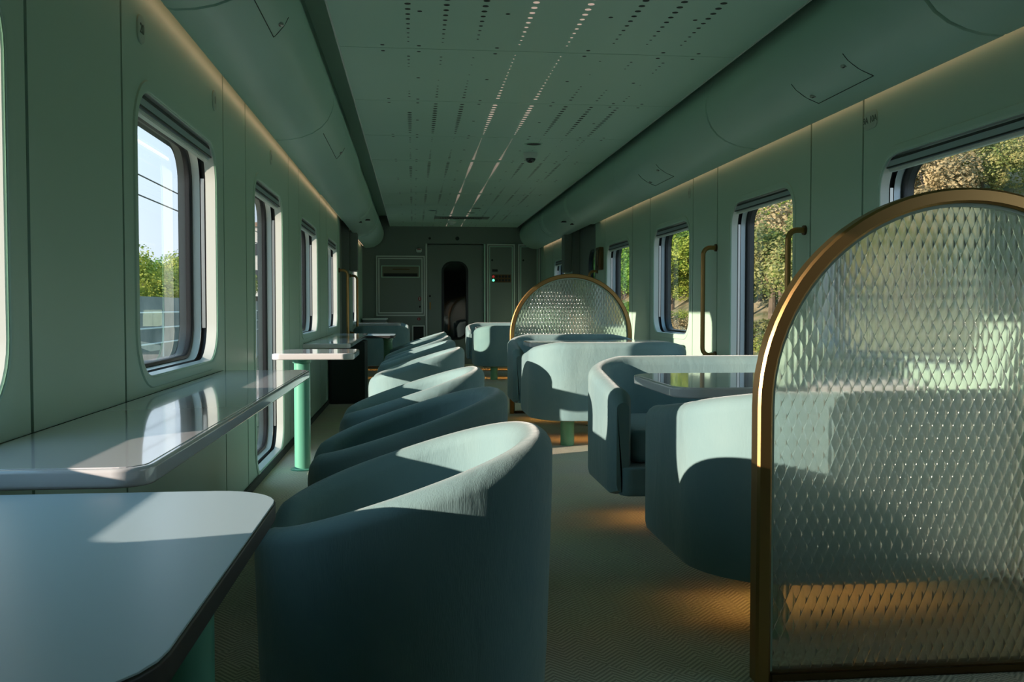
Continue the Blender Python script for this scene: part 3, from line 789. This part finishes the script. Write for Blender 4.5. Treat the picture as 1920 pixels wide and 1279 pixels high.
def frame2(bm, x0, x1, z0, z1, w_, y0, y1):
    bx(bm, x0, x1, y0, y1, z1-w_, z1, .002); bx(bm, x0, x1, y0, y1, z0, z0+w_, .002)
    bx(bm, x0, x0+w_, y0, y1, z0+w_, z1-w_, .002); bx(bm, x1-w_, x1, y0, y1, z0+w_, z1-w_, .002)
    return bm
t = thing('wall_cabinet', 'framed grey green hatch with a slot, on the end wall left of the door', 'cabinet', (0, YF, 0))
f = obj('outer_frame', frame2(bmesh.new(), -.60, .19, .795, 1.775, .022, -.022, 0), white, t)
obj('inner_frame', frame2(bmesh.new(), -.565, .155, .835, 1.74, .022, -.018, 0), white, t)
obj('door_panel', box(-.545, .135, -.012, -.001, .855, 1.72, bev=.002), paint_end, t)
sl = obj('slot_frame', frame2(bmesh.new(), -.515, .105, 1.42, 1.615, .014, -.018, -.012), paint_ceil, t)
obj('slot_recess', box(-.50, .09, -.0135, -.0125, 1.434, 1.60), pmat('slot_beige', (.20, .19, .13), .6), t)
obj('slot_opening', box(-.48, .07, -.0155, -.0135, 1.436, 1.488), black, t)
obj('slot_bar', box(-.33, -.06, -.018, -.0135, 1.548, 1.562), brassdk, t)
def zdisc(x, y, z, rx, rz, th=.002):
    bm = bmesh.new(); n = 20
    A = [bm.verts.new((x+rx*math.cos(2*PI*k/n), y, z+rz*math.sin(2*PI*k/n))) for k in range(n)]
    B_ = [bm.verts.new((v.co.x, y-th, v.co.z)) for v in A]
    for k in range(n): bm.faces.new((A[k], A[(k+1) % n], B_[(k+1) % n], B_[k]))
    bm.faces.new(B_); return bm
st = obj('warning_label', zdisc(.105, -.0125, 1.075, .024, .036), red, t)
obj('warning_mark', box(.101, .109, -.0155, -.0145, 1.05, 1.10), white, st)
obj('keyhole', zdisc(.107, -.0125, .945, .014, .018), black, t)
o = obj('round_sticker', zdisc(.09, YF-.0005, .745, .026, .026), red); tag(o, 'round red sticker on the end wall under the framed hatch', 'sticker')
obj('sticker_mark', box(.086, .094, YF-.0035, YF-.0026, .728, .762), white, o)
t = thing('alarm_beacon', 'small white wall device with a red lamp above the framed hatch', 'alarm', (.095, YF, 1.87))
obj('housing', box(-.045, .045, -.05, 0, -.04, .03, bev=.012), white, t); obj('lamp', box(-.03, .03, -.056, -.05, 0, .018, bev=.002), red, t)
t = thing('wall_niche', 'dark open niche low in the end wall beside the door', 'niche', (0, YF, 0))
obj('niche_frame', frame2(bmesh.new(), -.02, .185, .28, .64, .018, -.01, 0), white, t); obj('niche_back', box(0, .167, -.004, -.001, .298, .622), black, t)
for x0, x1, lb in ((1.205, 1.665, 'tall framed electrical cabinet with push buttons on the end wall'), (1.72, 2.08, 'tall framed plain cabinet in the far right corner')):
    t = thing('electrical_cabinet', lb, 'cabinet', (0, YF, 0))
    obj('outer_frame', frame2(bmesh.new(), x0, x1, .12, 1.975, .022, -.022, 0), white, t)
    obj('inner_frame', frame2(bmesh.new(), x0+.035, x1-.035, .155, 1.94, .016, -.016, 0), paint_ceil, t)
    obj('cabinet_door', box(x0+.05, x1-.05, -.010, -.001, .17, 1.925, bev=.002), paint_end, t)
    obj('door_lock', zdisc(x0+.085, -.0105, 1.71, .016, .016), black, t)
    if x0 < 1.5:
        obj('display', box(1.29, 1.38, -.016, -.0105, 1.52, 1.56, bev=.002), black, t)
        pn = obj('button_plate', box(1.285, 1.60, -.014, -.0105, 1.345, 1.475, bev=.002), brassdk, t)
        for r_ in range(2):
            for k in range(6):
                mt = led_g if (r_ == 0 and k == 0) else (led_r if (r_ == 1 and k == 0) else black)
                obj('push_button', zdisc(1.31+k*.052, -.0145, 1.38+r_*.06, .019, .021, .01), mt, pn)
for x, z, lb in ((.27, 1.86+.20, 'small black knob on the panel above the end door, left one'), (.72, 2.06, 'larger round black knob centred above the end door')):
    o = obj('panel_knob', zdisc(x, YF-.0005, z, .02 if x < .5 else .032, .02 if x < .5 else .032, .012), black); tag(o, lb, 'knob')

# ---------------------------------------------------------------- outside
bm = bmesh.new(); bx(bm, -260, 9, -120, 420, -1.3, -1.2); tag(obj('ground', bm, soil), 'dry grassy ground beside the track', 'ground'); bpy.data.objects['ground']['kind'] = 'structure'
def hillz(x, y):
    s_ = max(0, min(1, (y-26)/26.0)); s_ = .30+.70*s_*s_*(3-2*s_)
    q = max(0, x-11)
    return -1.25+min(q, 16)*.66*s_+max(0, q-16)*.22*s_+.5*math.sin(x*.31+y*.13)*min(1, q/6)+.4*math.sin(y*.37+x*.2)*min(1, q/6)
bm = bmesh.new(); nx, ny = 44, 90
G = [[bm.verts.new((7+i*1.3, -10+j*2.6, hillz(7+i*1.3, -10+j*2.6))) for j in range(ny)] for i in range(nx)]
for i in range(nx-1):
    for j in range(ny-1): bm.faces.new((G[i][j], G[i+1][j], G[i+1][j+1], G[i][j+1]))
h_ = obj('hillside', bm, soil, None, False); struct(h_, 'dry sunlit hillside rising beyond the right windows')
def crown_mesh(seed, mat, n=9500, rx=1.9, rz=1.9, leaf=.052):
    rg = random.Random(seed); verts = []; faces = []
    blobs = []
    for k in range(26):
        th = rg.uniform(0, 2*PI); ph = rg.uniform(-.5, 1); rr = rg.uniform(.45, .85)
        blobs.append((rr*rx*math.cos(th)*math.cos(ph), rr*rx*math.sin(th)*math.cos(ph), rz*rr*math.sin(ph), rg.uniform(.35, .75)))
    for k in range(n):
        b = rg.choice(blobs); d = Vector((rg.gauss(0, 1), rg.gauss(0, 1), rg.gauss(0, 1))).normalized()
        p = Vector(b[:3])+d*b[3]*rg.uniform(.75, 1.05)
        nrm = (d+Vector((rg.gauss(0, .6), rg.gauss(0, .6), rg.gauss(0, .6)+.3))).normalized()
        u = nrm.cross(Vector((0, 0, 1))+Vector((rg.random()*.3, 0, 0))).normalized(); v = nrm.cross(u)
        s1 = leaf*rg.uniform(.7, 1.5); s2 = s1*rg.uniform(.5, .9); i0 = len(verts)
        verts += [p-u*s1, p+v*s2, p+u*s1, p-v*s2]; faces.append((i0, i0+1, i0+2, i0+3))
    me = bpy.data.meshes.new('crown'); me.from_pydata([tuple(v) for v in verts], [], faces); me.materials.append(mat); return me
CR = [crown_mesh(k, LEAF[k % 4]) for k in range(8)]
def trunk_bm():
    bm = bmesh.new(); cyl(bm, (0, 0, -2.6), (0.05, .02, -.6), .14, .09, 8); cyl(bm, (.05, .02, -.7), (.5, .2, .7), .07, .03, 6); cyl(bm, (.05, .02, -.7), (-.45, .1, .8), .07, .03, 6); cyl(bm, (.05, .02, -.7), (-.1, -.4, .9), .06, .03, 6)
    return bm
me_tr = bpy.data.meshes.new('trunk'); b_ = trunk_bm(); b_.to_mesh(me_tr); b_.free(); me_tr.materials.append(bark)
LBL = ['yellow green leafy tree', 'olive scrubby tree', 'fresh green tree', 'brownish dry tree']
def tree(kind, x, y, z, sc_, label, group, sq=1.0):
    t = thing('tree', label, 'tree', (x, y, z), random.uniform(0, 6.28), group); t.scale = (sc_, sc_, sc_*sq)
    a = bpy.data.objects.new('crown', CR[kind]); C.objects.link(a); a.parent = t; a.location = (0, 0, 2.6)
    b = bpy.data.objects.new('trunk', me_tr); C.objects.link(b); b.parent = t; b.location = (0, 0, 2.6)
rg = random.Random(3)
cnt = 0
for ix in range(9):
    for iy in range(25):
        x = 14.5+ix*2.3+rg.uniform(-1, 1); ratio = 1.3+iy*.16+rg.uniform(-.1, .1); y = x*ratio
        if y > 150 or y < 18: continue
        if x > 29 and iy % 2: continue
        if rg.random() < .10: continue
        if ratio < 2.1 and x < 19: continue
        far = ratio > 3.0
        kd = rg.choice([2, 6, 2, 0, 4] if far else ([1, 3, 5, 7, 1, 4] if ratio < 2.1 else [0, 1, 3, 4, 5, 7, 5, 3]))
        where = 'seen through the nearest right windows' if ratio < 2.2 else ('seen through the tall right window' if ratio < 3.1 else 'seen through the farther right windows')
        row = 'low' if x < 20 else ('halfway up' if x < 27 else 'high')
        tree(kd, x, y, hillz(x, y)-.5, rg.uniform(.8, 1.35)*(.8 if ratio < 1.6 else 1), '%s %s on the hillside, %s' % (LBL[kd % 4], row, where), '%s trees %s on the hill, %s' % (LBL[kd % 4].split()[0], row, where))
        cnt += 1
for iy in range(26):   # low bushes along the foot of the hill
    x = 12.2+rg.uniform(0, 2.6); y = x*(1.4+iy*.16)
    kd = rg.choice([2, 6, 1, 3, 0])
    tree(kd, x, y, hillz(x, y)-1.6, rg.uniform(.55, .8), 'low %s bush at the foot of the hill outside the right windows' % LBL[kd % 4].split()[0], '%s bushes at the foot of the hill' % LBL[kd % 4].split()[0], .8)
# left side: trees, trackside wall with railing, wires, building
for i, (x, y, s_, kd) in enumerate([(-13, 46, 1.15, 4), (-13.5, 52, 1.0, 0), (-12.5, 58, 1.25, 4), (-14, 63, 1.3, 0), (-17, 71, 1.4, 2), (-15, 80, 1.3, 0), (-22, 95, 1.5, 4), (-12, 39, .7, 0)]):
    tree(kd, x, y, -1.2, s_, '%s beyond the trackside wall outside the left windows' % LBL[kd % 4], '%s trees outside the left windows' % LBL[kd % 4].split()[0])
t = thing('trackside_wall', 'grey concrete trackside wall with a pale railing outside the left windows', 'wall', (-7, 0, -1.2))
obj('wall_body', box(-.15, .15, 2, 150, 0, 2.42), concrete, t)
b_ = bmesh.new()
for z in (1.2, 1.6, 2.0): tube(b_, [(.35, 2, z), (.35, 150, z)], .025, 6)
for y in range(2, 150, 3): cyl(b_, (.35, y, 0), (.35, y, 2.0), .03, n=6)
obj('railing', b_, white, t)
for z, zz, lb in ((6.85, 6.95, 'upper overhead wire outside the left windows'), (5.95, 6.2, 'lower overhead wire outside the left windows')):
    b_ = bmesh.new(); tube(b_, [(-12, 20, z), (-12, 60, z*.985), (-12, 140, zz)], .035, 6); tag(obj('overhead_wire', b_, cable), lb, 'wire')
t = thing('building', 'pale building beyond the trackside wall outside the tall left window', 'building', (-17, 118, -1.2))
obj('building_wall', box(-6, 3, 0, 16, 0, 12), wallw, t); obj('roof', box(-6.4, 3.4, -.4, 16.4, 12, 12.5), roofm, t)
for k in range(4):
    for q in range(3):
        wd = obj('building_window', box(-5+k*2, -3.8+k*2, -.04, .02, 2+q*3.2, 3.6+q*3.2), white, t)
        obj('building_pane', box(-4.92+k*2, -3.88+k*2, -.06, -.04, 2.08+q*3.2, 3.52+q*3.2), blackglass, wd)
